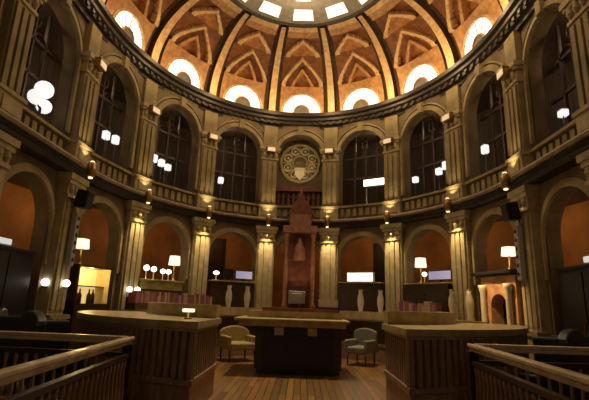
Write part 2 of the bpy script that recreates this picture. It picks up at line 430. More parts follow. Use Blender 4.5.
# ------------------------------------------------------------------ glow in the lower arcade, added fill in the gallery
for k in range(-4, 5):
    T, W = bayM(k)
    light('POINT', T @ Vector((0, 1.1, 7.9)), 11, (1, .74, .45), .15)  # unseen fill added to brighten the gallery interior
    light('POINT', T @ Vector((0, 1.2, 3.9)), {-4: 14, 4: 14, 0: 9, -1: 10, 1: 16}.get(k, 15), (1, .6, .26), .15)

# ------------------------------------------------------------------ crest and portal in the middle bay
T0, W0 = bayM(0)
cr = thing('tracery_crest', 'round carved stone crest of rings and lobes filling the middle gallery arch', 'carving', E(0), 0)
mb = MB(); mb.prism([(-.95, 5.6), (.95, 5.6), (.95, 7.2)]+[(.95*math.cos(a*PI/16), 7.2+.95*math.sin(a*PI/16)) for a in range(1, 16)]+[(-.95, 7.2)], .3, .42); mb.build('back_panel', M['wall_stone'], cr)
mb = MB()
mb.tube([(.78*math.cos(a*PI/16), .2, 7.05+.78*math.sin(a*PI/16)) for a in range(33)], .07, 8); mb.tube([(.3*math.cos(a*PI/10), .18, 7.05+.3*math.sin(a*PI/10)) for a in range(21)], .05, 8)
for q in range(8): mb.tube([(.32*math.cos(q*PI/4), .18, 7.05+.32*math.sin(q*PI/4)), (.75*math.cos(q*PI/4), .18, 7.05+.75*math.sin(q*PI/4))], .03, 6)
mb.build('ring_tracery', M['stone'], cr, True)
for q in range(8):
    a = (q+.5)*PI/4; mb = MB(); mb.tube([(.53*math.cos(a)+.15*math.cos(b*PI/6), .17, 7.05+.53*math.sin(a)+.15*math.sin(b*PI/6)) for b in range(13)], .04, 6)
    mb.lathe([(.02, -.05), (.09, -.02), (.05, .06)], 10, 0, Matrix.Translation((.53*math.cos(a), .2, 7.05+.53*math.sin(a))) @ Matrix.Rotation(PI/2, 4, 'X')); mb.build('lobe', M['stone_light'], cr, True)
mb = MB(); mb.prism([(-.2, 6.72), (-.2, 6.5), (0, 6.28), (.2, 6.5), (.2, 6.72)], .02, .2); mb.prism([(-.26, 6.72), (.26, 6.72), (.18, 6.82), (-.18, 6.82)], .04, .2); mb.build('shield', M['cream'], cr, bevel=.02)
mb = MB(); mb.box(-.98, .98, .1, .36, 5.85, 6.02); mb.box(-.98, .98, .16, .36, 5.15, 5.3)
for i in range(9): mb.box(-.86+i*.2, -.78+i*.2, .2, .28, 5.3, 5.85)
mb.build('railing', M['portal_red'], cr)
light('SPOT', (0, 14.9, 5.3), 60, (1, .8, .5), .1, (0, 16.7, 7.0), 50, .8)

pt = thing('carved_portal', 'tall red-brown carved wooden portal with a pointed top below the crest', 'portal', (.1, 15.9, 0))
pt.scale = (.8, 1, 1)
mb = MB(); mb.box(-.85, .85, -.45, .3, 0, .35); mb.box(-.78, .78, -.4, .3, .35, 1.2); mb.box(-.83, .83, -.44, .3, 1.2, 1.3); mb.build('plinth', M['portal_red'], pt)
mb = MB(); mb.box(-.66, .66, -.15, .3, 1.3, 4.2)
for s_ in (-1, 1): mb.box(s_*.33-.22, s_*.33+.22, -.19, -.14, 2.3, 3.7); mb.box(s_*.33-.22, s_*.33+.22, -.19, -.14, 1.4, 2.15)
mb.build('case', M['portal_red'], pt)
for s_ in (-1, 1):
    mb = MB(); mb.lathe([(.13, 1.3), (.13, 1.42), (.085, 1.5), (.1, 2.4), (.075, 3.75), (.12, 3.85), (.14, 4.0)], 14, 0, Matrix.Translation((s_*.6, -.3, 0))); mb.build('column', M['portal_light'], pt, True)
    mb = MB(); mb.box(s_*.24-.13, s_*.24+.13, -.22, -.16, 1.42, 1.75); mb.build('dark_niche', M['black'], pt)
mb = MB(); mb.box(-.78, .78, -.45, .3, 4.0, 4.25); mb.box(-.5, .5, -.3, .28, 4.25, 4.7); mb.build('entablature', M['portal_light'], pt)
mb = MB(); mb.prism([(-.62, 4.7), (.62, 4.7), (.3, 5.15), (.12, 5.35), (0, 5.75), (-.12, 5.35), (-.3, 5.15)], -.25, .2); mb.build('pediment', M['portal_red'], pt, bevel=.02)
mb = MB(); mb.lathe([(.2, 0), (.3, .05), (.26, .4), (.16, .55), (.12, .62), (.05, .8)], 16, 0, Matrix.Translation((0, -.32, 3.0))); mb.build('carved_boss', M['portal_light'], pt, True)
light('SPOT', (.1, 14.6, 1.6), 40, (1, .62, .35), .1, (.1, 16, 3.6), 70, .8)

# ------------------------------------------------------------------ doors behind the arcade
def door(n, j, m, lab):
    T = pilM(j); T.translation = E(j, 1, 2.16, 0)
    r = thing('door_%d' % n, lab, 'door', kind='structure')
    mb = MB(); mb.box(-.5, .5, -.05, .03, 0, 3.95, 0, T)
    for x in (-.25, .25):
        for z0, z1 in ((.3, 1.5), (1.7, 3.6)): mb.box(x-.18, x+.18, -.08, -.04, z0, z1, 0, T)
    mb.build('leaf', m, r)
    mb = MB(); mb.box(-.58, -.5, -.1, .03, 0, 4.03, 0, T); mb.box(.5, .58, -.1, .03, 0, 4.03, 0, T); mb.box(-.5, .5, -.1, .03, 3.95, 4.03, 0, T); mb.build('frame', M['dark_wood'], r)
    mb = MB(); mb.lathe([(.025, 0), (.04, .03), (.02, .07)], 10, 0, T @ Matrix.Translation((.4, -.08, 1.1)) @ Matrix.Rotation(PI/2, 4, 'X')); mb.build('knob', M['brass'], r)
door(1, -1.06, M['door_red'], 'dark red tall door behind the arch left of the portal')
door(2, 1.1, M['door_black'], 'black tall door behind the arch right of the portal')

# ------------------------------------------------------------------ furniture against the arcade
def at_bay(k, kk, off, z=0.0):
    """a point of bay k at the fraction kk (in bays) along it, off metres behind its arches"""
    T, W = bayM(k); return T @ Vector(((kk-k)*W, off, z)), rot(T.col[0])
SB = -.02
def sideboard(k, k0, k1, h, label, m, topm):
    p, rz = at_bay(k, (k0+k1)/2, SB); W = bayM(k)[1]*(k1-k0)/2
    r = thing('tall_sideboard', label, 'sideboard', p, rz, 'tall sideboards in the arches')
    mb = MB(); mb.box(-W, W, -.22, .22, .1, h-.3); mb.box(-W+.03, W-.03, -.18, .22, 0, .1); mb.build('body', M['dark_wood'], r)
    mb = MB(); mb.box(-W-.03, W+.03, -.26, .24, h-.05, h); mb.build('top', topm, r, bevel=.01)
    mb = MB(); mb.box(-W, W, -.21, .22, h-.3, h-.05); mb.build('frieze', m, r)
    for s_ in (-1, 1):
        mb = MB(); a, b = sorted((s_*.02, s_*(W-.04))); mb.box(a, b, -.25, -.21, .2, h-.36); mb.box(a+.08, b-.08, -.265, -.24, .35, h-.5); d = mb.build('door', M['dark_wood'], r)
        mb = MB(); mb.lathe([(.015, 0), (.025, .02), (.012, .045)], 10, 0, Matrix.Translation((s_*.08, -.25, 1.0)) @ Matrix.Rotation(PI/2, 4, 'X')); mb.build('knob', M['brass'], d)
    return r
sideboard(-2, -2.33, -1.77, 2.06, 'tall sideboard with olive frieze in the arch holding four white globes', M['olive'], M['olive'])
sideboard(-1, -1.3, -.68, 2.2, 'tall dark sideboard carrying a violet screen, left of the portal', M['dark_wood'], M['stone'])
sideboard(1, .70, 1.30, 2.3, 'tall dark sideboard carrying a white light box, right of the portal', M['dark_wood'], M['stone'])
sideboard(2, 1.70, 2.32, 2.25, 'tall sideboard carrying a shaded lamp and a violet screen', M['dark_wood'], M['stone'])
def shade_lamp(name, p, rz, h, label, sr=.19, proto=None):
    if proto: return again(proto, p, rz, label, 'white-shaded lamps in the arches')
    r = thing(name, label, 'lamp', p, rz, 'white-shaded lamps in the arches')
    mb = MB(); mb.lathe([(.11, 0), (.12, .02), (.04, .05), (.05, .12), (.025, .2), (.02, h-.26)], 16); mb.build('stand', M['brass'], r, True)
    mb = MB(); mb.lathe([(sr, h-.3), (sr*.86, h)], 20); mb.build('lamp_shade', M['lit_shade'], r, True)
    mb = MB(); mb.lathe([(.01, h), (.025, h+.02), (.012, h+.05)], 10); mb.build('finial', M['brass'], r, True)
    return r
p, rz = at_bay(-2, -1.86, -.02, 2.06); L1 = shade_lamp('table_lamp', p, rz, .82, 'white-shaded lamp rising at the right end of the olive sideboard')
p, rz = at_bay(2, 1.87, .05, 2.25); shade_lamp('', p, rz, 0, 'white-shaded lamp at the left end of a sideboard, beside a violet screen', proto=L1)
p, rz = at_bay(-3, -3.2, .0, 2.24); shade_lamp('', p, rz, 0, 'white-shaded lamp on top of the yellow-lit cabinet', proto=L1).scale = (.95, .95, .8)
p, rz = at_bay(3, 3.22, -.1, 2.42); shade_lamp('', p, rz, 0, 'white-shaded lamp on the black shelf above the carved mantel', proto=L1).scale = (.95, .95, .72)
# globes on the olive sideboard
for i, (kk, z) in enumerate(((-2.26, .36), (-2.16, .34), (-2.03, .3), (-1.95, .3))):
    p, rz = at_bay(-2, kk, -.08, 2.06)
    if i == 0:
        gl = thing('globe_lamp', '', 'lamp', p, rz)
        mb = MB(); mb.lathe([(.07, 0), (.07, .015), (.015, .03), (.015, .26)], 12); mb.build('stem', M['brass'], gl, True)
        mb = MB(); mb.lathe([(.09*math.sin(a*PI/10)+.002, .34-.09*math.cos(a*PI/10)) for a in range(11)], 14); mb.build('globe', M['lit_white'], gl, True)
        c = gl
    else: c = again(gl, p, rz, '')
    c.scale = (1, 1, z/.36)
    tag(c, 'small white globe lamp, %s from the left on the olive sideboard' % ORD[i], 'lamp', 'white globes on the olive sideboard')
p, rz = at_bay(-1, -1.22, -.04, 2.2); c = again(gl, p, rz, 'white globe lamp beside the black monitor, left of the portal'); c['group'] = 'single globes'; c.scale = (1.2, 1.2, .75)
p, rz = at_bay(2, 1.98, -.14, 2.25); c = again(gl, p, rz, 'white globe lamp between shaded lamp and violet screen'); c['group'] = 'single globes'; c.scale = (.9, .9, .8)
# screens
def screen(k, k0, k1, z0, z1, m, label, base, off=-.1):
    p, rz = at_bay(k, (k0+k1)/2, off, base); W = bayM(k)[1]*(k1-k0)/2
    r = thing('monitor', label, 'screen', p, rz, 'screens on the sideboards')
    mb = MB(); mb.box(-W, W, -.02, .03, z0-base, z1-base); mb.build('casing', M['black'], r, bevel=.008)
    mb = MB(); mb.box(-W+.02, W-.02, -.026, -.018, z0-base+.02, z1-base-.02); mb.build('display', m, r)
    mb = MB(); mb.box(-.12, .12, -.08, .08, 0, .02); mb.box(-.03, .03, .02, .05, 0, z0-base+.1); mb.build('stand', M['black'], r)
screen(-1, -.95, -.69, 2.28, 2.58, M['lit_violet'], 'violet-blue lit screen on the sideboard left of the portal', 2.2)
screen(-1, -1.12, -.98, 2.27, 2.62, M['black'], 'small black switched-off monitor beside the violet screen', 2.2)
screen(2, 2.03, 2.34, 2.33, 2.62, M['lit_violet'], 'wide violet-blue lit screen right of a shaded lamp', 2.25)
p, rz = at_bay(1, .99, -.04, 2.3)
r = thing('light_box', 'white lit box sign glowing on the sideboard right of the portal', 'light box', p, rz)
mb = MB(); mb.box(-.5, .5, -.08, .08, 0, .36); mb.build('case', M['grey'], r, bevel=.01)
mb = MB(); mb.box(-.47, .47, -.095, -.075, .04, .32); mb.build('lit_face', M['lit_white'], r)
# double sconce
T = pilM(-2.5); r = thing('double_wall_light', 'pair of small white bulbs on a bracket low on the third pillar', 'lamp', T @ Vector((0, -.27, 1.6)), rot(T.col[0]))
mb = MB(); mb.box(-.05, .05, -.03, .01, -.02, .22); mb.tube([(-.16, -.12, .05), (-.08, -.1, -.02), (0, -.02, .04), (.08, -.1, -.02), (.16, -.12, .05)], .015); mb.build('bracket', M['brass'], r)
for s_ in (-1, 1):
    mb = MB(); mb.lathe([(.08*math.sin(a*PI/10)+.002, .12-.08*math.cos(a*PI/10)) for a in range(11)], 14, 0, Matrix.Translation((s_*.16, -.12, 0))); mb.build('bulb', M['lit_white'], r, True)
# lit cabinet, left
p, rz = at_bay(-3, -3.08, -.02); W = .66
r = thing('display_cabinet', 'tall cabinet with warm yellow lit upper compartment in the left arcade', 'cabinet', p, rz)
mb = MB(); mb.box(-W, -W+.05, -.25, .22, 0, 2.24); mb.box(W-.05, W, -.25, .22, 0, 2.24); mb.box(-W, W, -.25, .22, 2.19, 2.24); mb.box(-W, W, -.25, .22, 1.25, 1.3); mb.box(-W, W, -.25, .22, 0, 1.25); mb.build('carcass', M['dark_wood'], r)
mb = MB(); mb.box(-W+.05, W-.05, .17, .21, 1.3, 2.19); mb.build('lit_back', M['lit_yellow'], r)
for x in (-W+.05, W-.06):
    mb = MB(); mb.box(x, x+.01, -.24, .17, 1.3, 2.19); mb.build('side_lining', M['lining'], r)
mb = MB(); mb.box(-W+.05, W-.05, -.1, .17, 1.72, 1.74); mb.build('shelf', M['dark_wood'], r)
for i, x in enumerate((-.42, -.3, .05, .2)):
    mb = MB(); mb.lathe([(.05, 0), (.055, .02), (.055, .2), (.02, .28), (.02, .36)], 12)
    b = mb.build('bottle', M['dark_wood'], None, True); b.location = bayM(-3)[0] @ Vector(((-3.08+3)*bayM(-3)[1]+x, -.10, 1.30))
    tag(b, 'dark bottle standing on the lower board of the yellow-lit cabinet, %s from left' % ORD[i], 'bottle', 'bottles in the yellow-lit cabinet')
light('POINT', r.location+Vector((0, 0, 0)) + (bayM(-3)[0].to_3x3() @ Vector((0, -.1, 2.1))), 16, (1, .72, .3), .04)
# carved mantel, right
p, rz = at_bay(3, 3.14, -.1)
r = thing('carved_mantel', 'orange-lit carved mantel with arched dark opening in the right arcade', 'mantel', p, rz)
W = .68; mb = MB(); N = 14
mb.box(-W, -.32, -.22, .2, 0, 2.3); mb.box(.32, W, -.22, .2, 0, 2.3)
for i in range(N):
    a, b = PI-PI*i/N, PI-PI*(i+1)/N
    mb.hexa([(.32*math.cos(a), -.22, 1.55+.32*math.sin(a)), (.32*math.cos(b), -.22, 1.55+.32*math.sin(b)), (.32*math.cos(b), .2, 1.55+.32*math.sin(b)), (.32*math.cos(a), .2, 1.55+.32*math.sin(a)),
             (.32*math.cos(a), -.22, 2.3), (.32*math.cos(b), -.22, 2.3), (.32*math.cos(b), .2, 2.3), (.32*math.cos(a), .2, 2.3)])
mb.build('surround', M['mantel_stone'], r)
for s_ in (-1, 1):
    mb = MB(); mb.lathe([(.1, 0), (.1, .1), (.07, .15), (.07, 1.9), (.1, 2.0), (.11, 2.1)], 14, 0, Matrix.Translation((s_*.5, -.3, 0))); mb.build('column', M['cream'], r, True)
mb = MB(); mb.box(-.32, .32, .12, .2, 0, 1.9); mb.build('opening_back', M['black'], r)
mb = MB(); mb.box(-.78, .78, -.42, .22, 2.34, 2.42); mb.box(-.72, .72, -.36, .22, 2.3, 2.34); mb.build('black_shelf', M['black'], r, bevel=.008)
light('SPOT', bayM(3)[0] @ Vector((.4, -1.6, 3.6)), 330, (1, .66, .32), .06, bayM(3)[0] @ Vector((.4, -.1, 1.9)), 55, .7)
# dark cupboards with strip lights, the near bays
for s_, kk, lab in ((-1, -4.05, 'left'), (1, 4.05, 'right')):
    k = 4*s_; p, rz = at_bay(k, kk, .3)
    r = thing('dark_cupboard', 'tall black cupboard under a cool strip light in the nearest %s arch' % lab, 'cupboard', p, rz, 'black cupboards in the nearest arches')
    mb = MB(); mb.box(-.8, .8, -.25, .25, 0, 2.32); mb.box(-.84, .84, -.29, .27, 2.32, 2.38); mb.build('body', M['black'], r)
    for q in (-1, 1):
        mb = MB(); a, b = sorted((q*.02, q*.78)); mb.box(a, b, -.275, -.25, .1, 2.25); d = mb.build('door', M['desk_black'], r)
        mb = MB(); mb.box(q*.07-.01, q*.07+.01, -.3, -.27, 1.0, 1.25); mb.build('handle', M['brass'], d)
def strip(k, kk, L, label, z=2.38):
    p, rz = at_bay(k, kk, .2, z); r = thing('strip_light', label, 'lamp', p, rz, 'strip lights on the black cupboards')
    mb = MB(); mb.box(-L, L, -.06, .06, 0, .05); mb.build('housing', M['grey'], r)
    mb = MB(); mb.box(-L+.01, L-.01, -.07, .05, .05, .17); mb.build('tube', M['lit_cool'], r, bevel=.02)
strip(-4, -4.28, .2, 'bluish white strip light at the left end of the black cupboard')
strip(-4, -4.06, .19, 'short bluish white strip light right of the longer one on a cupboard')
strip(4, 4.17, .42, 'long white strip light on the black cupboard in the right arch')
for dx, dy, lab in ((-.37, 0, 'white globe on a bracket at the near side of the second pillar'), (.0, -.27, 'white globe on a bracket on the front of the second pillar, beside the yellow-lit cabinet')):
    T = pilM(-3.5); r = thing('globe_wall_light', lab, 'lamp', T @ Vector((dx, dy, 1.62)), rot(T.col[0]), 'globes on the second pillar')
    mb = MB(); mb.box(-.02, .02, -.1, .02, .0, .04); mb.box(-.04, .04, -.14, -.06, .02, .05); mb.build('bracket', M['brass'], r)
    mb = MB(); mb.lathe([(.085*math.sin(a*PI/10)+.002, .13-.085*math.cos(a*PI/10)) for a in range(11)], 14, 0, Matrix.Translation((0, -.1, 0))); mb.build('globe', M['lit_white'], r, True)

# ------------------------------------------------------------------ loudspeakers on two pillars
for j, lab in ((-3.5, 'left'), (3.5, 'right')):
    T = pilM(j); s_ = 1 if j > 0 else -1
    p = T @ Vector((0, -.27, 3.55))
    r = thing('loudspeaker', 'black box loudspeaker mounted high on the %s pillar' % ('second' if j < 0 else 'ninth'), 'speaker', p, rot(T.col[0]), 'black loudspeakers on pillars')
    mb = MB(); mb.box(-.16, .16, -.34, -.06, 0, .42, 0, Matrix.Rotation(.12, 4, 'X')); mb.build('cabinet', M['black'], r, bevel=.015)
    mb = MB(); mb.box(-.14, .14, -.352, -.338, .02, .4, 0, Matrix.Rotation(.12, 4, 'X')); mb.build('grille', M['desk_black'], r)
    mb = MB(); mb.box(-.05, .05, -.1, .02, .12, .26); mb.build('bracket', M['grey'], r)
    p = T @ Vector((.0, -.27, 2.15))
    r = thing('column_loudspeaker', 'slim grey column loudspeaker below the black box on the %s pillar' % ('second' if j < 0 else 'ninth'), 'speaker', p, rot(T.col[0]), 'grey column loudspeakers on pillars')
    mb = MB(); mb.box(-.09, .09, -.16, -.03, 0, 1.25); mb.build('cabinet', M['grey'], r, bevel=.02)
    mb = MB()
    for i in range(6): mb.lathe([(.045, 0), (.05, .01), (.02, .015)], 14, 0, Matrix.Translation((0, -.16, .14+i*.195)) @ Matrix.Rotation(PI/2, 4, 'X'))
    mb.build('drivers', M['black'], r)
    mb = MB(); mb.box(-.04, .04, -.05, .02, .5, .7); mb.build('bracket', M['black'], r)

# ------------------------------------------------------------------ lamps along the gallery parapet
gp = thing('gallery_lamp', '', 'lamp', (0, 0, 0))
mb = MB(); mb.lathe([(.09, 0), (.09, .02), (.025, .05), (.02, .72)], 12); mb.build('stem', M['black'], gp, True)
mb = MB(); mb.box(-.12, .12, -.1, .1, .72, 1.0); mb.build('lantern', M['lit_gallery'], gp, bevel=.04)
mb = MB(); mb.box(-.14, .14, -.12, .12, 1.0, 1.03); mb.build('cap', M['black'], gp)
spots = [(-3, -3.38, .95, 'beside the second pillar'), (-3, -3.05, .88, 'left of two above the yellow-lit cabinet'), (-3, -2.9, .92, 'right of two above the yellow-lit cabinet'),
         (-2, -2.28, .95, 'leftmost of three above the olive sideboard'), (-2, -2.17, .87, 'middle of three above the olive sideboard'), (-2, -2.07, .78, 'rightmost of three above the olive sideboard'),
         (-1, -1.24, .86, 'in the gallery arch left of the crest'),
         (2, 1.82, .75, 'leftmost of three above the shaded lamp'), (2, 2.18, .82, 'middle of three above the shaded lamp'), (2, 2.28, .98, 'rightmost of three above the shaded lamp'),
         (3, 2.90, .92, 'left of two above the mantel'), (3, 3.36, 1.0, 'right of two above the mantel'),
         (4, 4.02, .52, 'alone in the nearest right gallery arch')]
for i, (k, kk, h, lab) in enumerate(spots):
    kk = max(k-.31, min(k+.31, kk)); p, rz = at_bay(k, kk, .1, Z_SILL)
    c = gp if i == 0 else copy_tree(gp)
    c.location = p; c.rotation_euler = (0, 0, rz); c.scale = (.8, .8, h)
    lab = lab.replace(' above the shaded lamp', ' above the shaded lamp')
    tag(c, 'white lantern on gallery parapet, '+lab, 'lamp', 'white lanterns on the gallery parapet')
p, rz = at_bay(-4, -3.98, .1, Z_SILL)
r = thing('cluster_lamp', 'large cluster of three white globes in the nearest left gallery arch', 'lamp', p, rz)
mb = MB(); mb.lathe([(.12, 0), (.12, .03), (.03, .06), (.03, .5)], 12); mb.tube([(-.2, 0, .42), (0, 0, .3), (.12, 0, .45)], .02); mb.build('stand', M['black'], r)
for x, z, q in ((-.2, .5, .17), (.12, .42, .16), (.02, .78, .2)):
    mb = MB(); mb.lathe([(q*math.sin(a*PI/10)+.002, z-q*math.cos(a*PI/10)) for a in range(11)], 16, 0, Matrix.Translation((x, 0, 0))); mb.build('globe', M['lit_gallery'], r, True)
p, rz = at_bay(1, 1.22, .1, Z_SILL)
r = thing('gallery_light_box', 'long white lit box on the gallery parapet right of the crest', 'light box', p, rz)
mb = MB(); mb.box(-.5, .5, -.06, .1, .7, .98)
for x in (-.4, .4): mb.box(x-.02, x+.02, 0, .04, 0, .7)
mb.build('case', M['grey'], r)
mb = MB(); mb.box(-.48, .48, -.075, -.055, .72, .96); mb.build('lit_face', M['lit_white'], r)

# ------------------------------------------------------------------ ring of counters round the central desk
RC = (.2, 10.2)
def counter(a0, a1, label, n, ro=4.6, ri=3.0, xe=None):
    r = thing('curved_counter', label, 'counter', (0, 0, 0), 0, 'curved counters around the central desk')
    sg = 0 if xe is None else (1 if xe < RC[0] else -1)
    X = lambda d: None if xe is None else xe+sg*d
    mb = MB(); mb.arc(RC, ri+.1, ro-.1, 0, 1.08, a0, a1, n, 0, X(-.08)); mb.build('carcass', M['dark_wood'], r)
    mb = MB(); mb.arc(RC, ri, ro, 1.10, 1.19, a0, a1, n, 0, X(.03)); mb.arc(RC, ri+.04, ro-.04, 1.06, 1.10, a0, a1, n, 0, X(0)); mb.build('top', M['counter_top'], r)
    mb = MB(); mb.arc(RC, ri+.02, ri+.34, 1.19, 1.40 if xe else 1.32, a0, a1, n, 0, X(0)); mb.build('raised_shelf', M['counter_top'], r)
    mb = MB(); sp = math.degrees(.12/ro); w = math.degrees(.038/ro)
    e0, e1 = a0, a1
    if xe is not None:
        e = math.degrees(math.asin((xe-RC[0])/ro))
        e0, e1 = (a0, e) if a0 < 0 else (e, a1)
    ns = int(abs(e1-e0)/sp)
    for i in range(ns):
        a = e0+(e1-e0)*(i+.5)/ns
        mb.arc(RC, ro-.11, ro-.03, .46, 1.06, a-w, a+w, 1)
    if xe is not None:                                        # slats on the end that faces the aisle
        y0, y1 = (RC[1]-math.sqrt(q*q-(xe-RC[0])**2) for q in (ro, ri))
        for i in range(12):
            y = y0+.12+(y1-y0-.2)*i/11; mb.box(*sorted((xe-sg*.08, xe-sg*.02)), y-.04, y+.04, .46, 1.06)
    mb.build('slatted_front', M['slat_wood'], r)
    mb = MB(); mb.arc(RC, ri+.06, ro-.03, 0, .42, a0, a1, n, 0, X(-.02)); mb.arc(RC, ri+.04, ro, .40, .47, a0, a1, n, 0, X(.01)); mb.build('plinth', M['slat_wood'], r)
    return r
counter(-82, -17.2, 'curved slatted counter with tan top, left of the aisle in front', 40, xe=-1.15)
counter(19.2, 82, 'curved slatted counter with tan top, right of the aisle in front', 40, xe=1.6)
counter(-158, -100, 'curved slatted counter at the far left of the ring', 30)
counter(100, 158, 'curved slatted counter at the far right of the ring', 30)
def ring_pt(a, r, z): a = math.radians(a); return Vector((RC[0]+r*math.sin(a), RC[1]-r*math.cos(a), z))
# small lit lamp on the left counter
r = thing('desk_lamp', 'small low desk lamp glowing on the left front counter', 'lamp', (-1.45, 6.55, 1.19), .2)
mb = MB(); mb.lathe([(.06, 0), (.06, .015), (.012, .03), (.012, .12)], 12); mb.build('stand', M['brass'], r, True)
mb = MB(); mb.box(-.09, .09, -.05, .05, .1, .15); mb.build('shade', M['lit_shade'], r, bevel=.015)
# books in low rows on the far counters
def book(i, p, rz, w, h, side):
    mb = MB(); mb.box(-w/2, w/2, -.1, .1, 0, h); mb.box(-w/2+.008, w/2-.008, -.095, .104, .004, h-.008)
    o = mb.build('book', BOOKS[i % 6], None); o.location = p; o.rotation_euler = (0, 0, rz)
    return o
def shelf_books(a0, a1, side, label):
    r = thing('book_rack', label, 'book rack', (0, 0, 0))
    mb = MB(); mb.arc(RC, 4.17, 4.43, 1.192, 1.36, a0-.8, a1+.8, 20); mb.arc(RC, 4.43, 4.45, 1.192, 1.5, a0-.8, a1+.8, 20); mb.build('board', M['dark_wood'], r)
    a = a0; i = 0
    while a < a1:
        w = random.choice((.05, .06, .075, .09)); h = random.choice((.2, .24, .27, .3)); da = math.degrees(w/4.3)
        am = a+da/2; o = book(random.randrange(6), ring_pt(am, 4.3, 1.361), math.radians(am), w*.92, h, side)
        tag(o, 'upright book in the row of red and purple books on the far %s counter' % side, 'book', 'red and purple books on the far %s counter' % side)
        a += da; i += 1
shelf_books(-140, -101, 'left', 'low dark rack holding red and purple books, far left counter')
shelf_books(118, 137, 'right', 'low dark rack holding red and purple books, far right counter')
# pale vases on the far counters
vz = thing('tall_vase', '', 'vase')
mb = MB(); mb.lathe([(.07, 0), (.08, .02), (.05, .1), (.085, .3), (.08, .42), (.045, .54), (.06, .6)], 16); mb.build('body', M['cream'], vz, True)
mb = MB(); mb.lathe([(.062, .6), (.07, .615), (.05, .625)], 16); mb.build('rim', M['brass'], vz, True)
VS = [((-2.03, 13.6), 'cream tall vase left of the pair near the violet screen'), ((-1.5, 13.9), 'cream tall vase right of the pair near the violet screen'),
      ((2.05, 13.75), 'white tall vase left of the pair below the white light box'), ((2.62, 13.5), 'white tall vase right of the pair below the white light box'),
      ((4.15, 11.6), 'cream tall vase left of the pair below the wide violet screen'), ((4.48, 11.3), 'cream tall vase right of the pair below the wide violet screen')]
for i, ((x, y), lab) in enumerate(VS):
    c = vz if i == 0 else copy_tree(vz); c.location = (x, y, 1.192); tag(c, lab, 'vase', 'pale vases on the far counters')
    if i in (2, 3):
        for ch in kids(c):
            if ch.name.startswith('body'):
                ch.data = ch.data.copy(); ch.data.materials[0] = M['white_pot']
    c.scale = (1.2, 1.2, 1.25)

# ------------------------------------------------------------------ central desk
r = thing('central_desk', 'large black kiosk desk with pale overhanging top in the middle of the hall', 'desk', (.17, 10.35, 0))
mb = MB(); W, d = .95, .62
oct_ = [(-W+.2, -d), (W-.2, -d), (W, -d+.2), (W, d-.2), (W-.2, d), (-W+.2, d), (-W, d-.2), (-W, -d+.2)]
def slab(mb, pl, z0, z1, s=1.0, mi=0):
    n = len(pl); mb.add([(x*s, y*s, z0) for x, y in pl]+[(x*s, y*s, z1) for x, y in pl], [tuple(range(n-1, -1, -1)), tuple(range(n, 2*n))]+[(i, (i+1) % n, n+(i+1) % n, n+i) for i in range(n)], mi)
slab(mb, oct_, .08, .98); slab(mb, oct_, 0, .08, .95)
for x in (-.5, 0, .5): mb.box(x-.22, x+.22, -d-.02, -d+.01, .16, .78)
mb.build('body', M['desk_black'], r)
mb = MB(); top = [(-1.33, -.85), (1.03, -.85), (1.1, -.75), (1.1, .75), (1.03, .85), (-1.33, .85), (-1.4, .75), (-1.4, -.75)]
slab(mb, top, 1.08, 1.14); slab(mb, top, .98, 1.08, .93); mb.build('top', M['counter_top'], r, bevel=.01)
mb = MB(); mb.box(-1.2, 1.0, .0, .5, 1.14, 1.29); mb.build('raised_shelf', M['counter_top'], r)
mb = MB(); mb.box(-.85, .9, -.05, .5, 1.29, 1.37); mb.build('dark_ledge', M['portal_red'], r)
for x0, c_ in ((-.42, 'grey'), (.3, 'stone_light')):
    mb = MB(); mb.box(x0-.1, x0+.1, -d-.045, -d-.0, .8, .96); mb.build('notice', M[c_], r)
r = thing('computer_monitor', 'grey computer monitor seen from behind on the central desk', 'monitor', (.1, 10.6, 1.37), 0)
mb = MB(); mb.box(-.2, .2, -.03, .03, .1, .4); mb.box(-.13, .13, -.07, -.02, .15, .34); mb.build('casing', M['grey'], r, bevel=.015)
mb = MB(); mb.box(-.12, .12, -.08, .08, 0, .02); mb.box(-.03, .03, -.02, .02, .02, .12); mb.build('stand', M['black'], r)
r = thing('paper_tray', 'stack of white paper in a tray at the right end of the central desk', 'paper tray', (.85, 10.6, 1.37), 0)
mb = MB(); mb.box(-.26, .26, -.16, .16, 0, .04); mb.box(-.26, -.24, -.16, .16, .04, .2); mb.box(.24, .26, -.16, .16, .04, .2); mb.build('tray', M['dark_wood'], r)
mb = MB()
for i in range(6): mb.box(-.23+random.uniform(-.01, .01), .23, -.15, .15, .04+i*.03, .068+i*.03)
mb.build('papers', M['paper'], r)

# ------------------------------------------------------------------ chairs
def armchair(name, label, loc, rz, fab, leg, wing=False, w=.42, hb=.85, group=None):
    r = thing(name, label, 'armchair', loc, rz, group)
    mb = MB(); mb.box(-w+.08, w-.08, -.38, .3, .28, .46); mb.build('seat', fab, r, bevel=.04)
    mb = MB(); n = 12
    pl = [(-w, .3)]+[(-w*math.cos(PI*i/n), hb-w*.45+w*.45*math.sin(PI*i/n)) for i in range(n+1)]+[(w, .3)]
    mb.prism(pl, .26, .4); mb.build('backrest', fab, r, bevel=.03)
    for s_ in (-1, 1):
        mb = MB(); a, b = sorted((s_*(w-.12), s_*w))
        if wing: mb.prism([(a, .3), (b, .3), (b, .62), (a, .62)], -.38, .3); mb.prism([(a+.03, .6), (b, .6), (b, hb-.12), (a+.03, hb-.12)], -.05, .3)
        else: mb.prism([(a, .3), (b, .3), (b, .62), (a, .62)], -.36, .3)
        mb.build('arm', fab, r, bevel=.03)
        for y in (-.33, .33):
            mb = MB(); mb.lathe([(.018, 0), (.03, .3)], 10, 0, Matrix.Translation((s_*(w-.08), y, 0))); mb.build('leg', leg, r, True)
    return r
armchair('armchair', 'beige round-backed armchair behind the left end of the central desk', (-1.4, 11.75, 0), .5, M['beige'], M['dark_wood'])
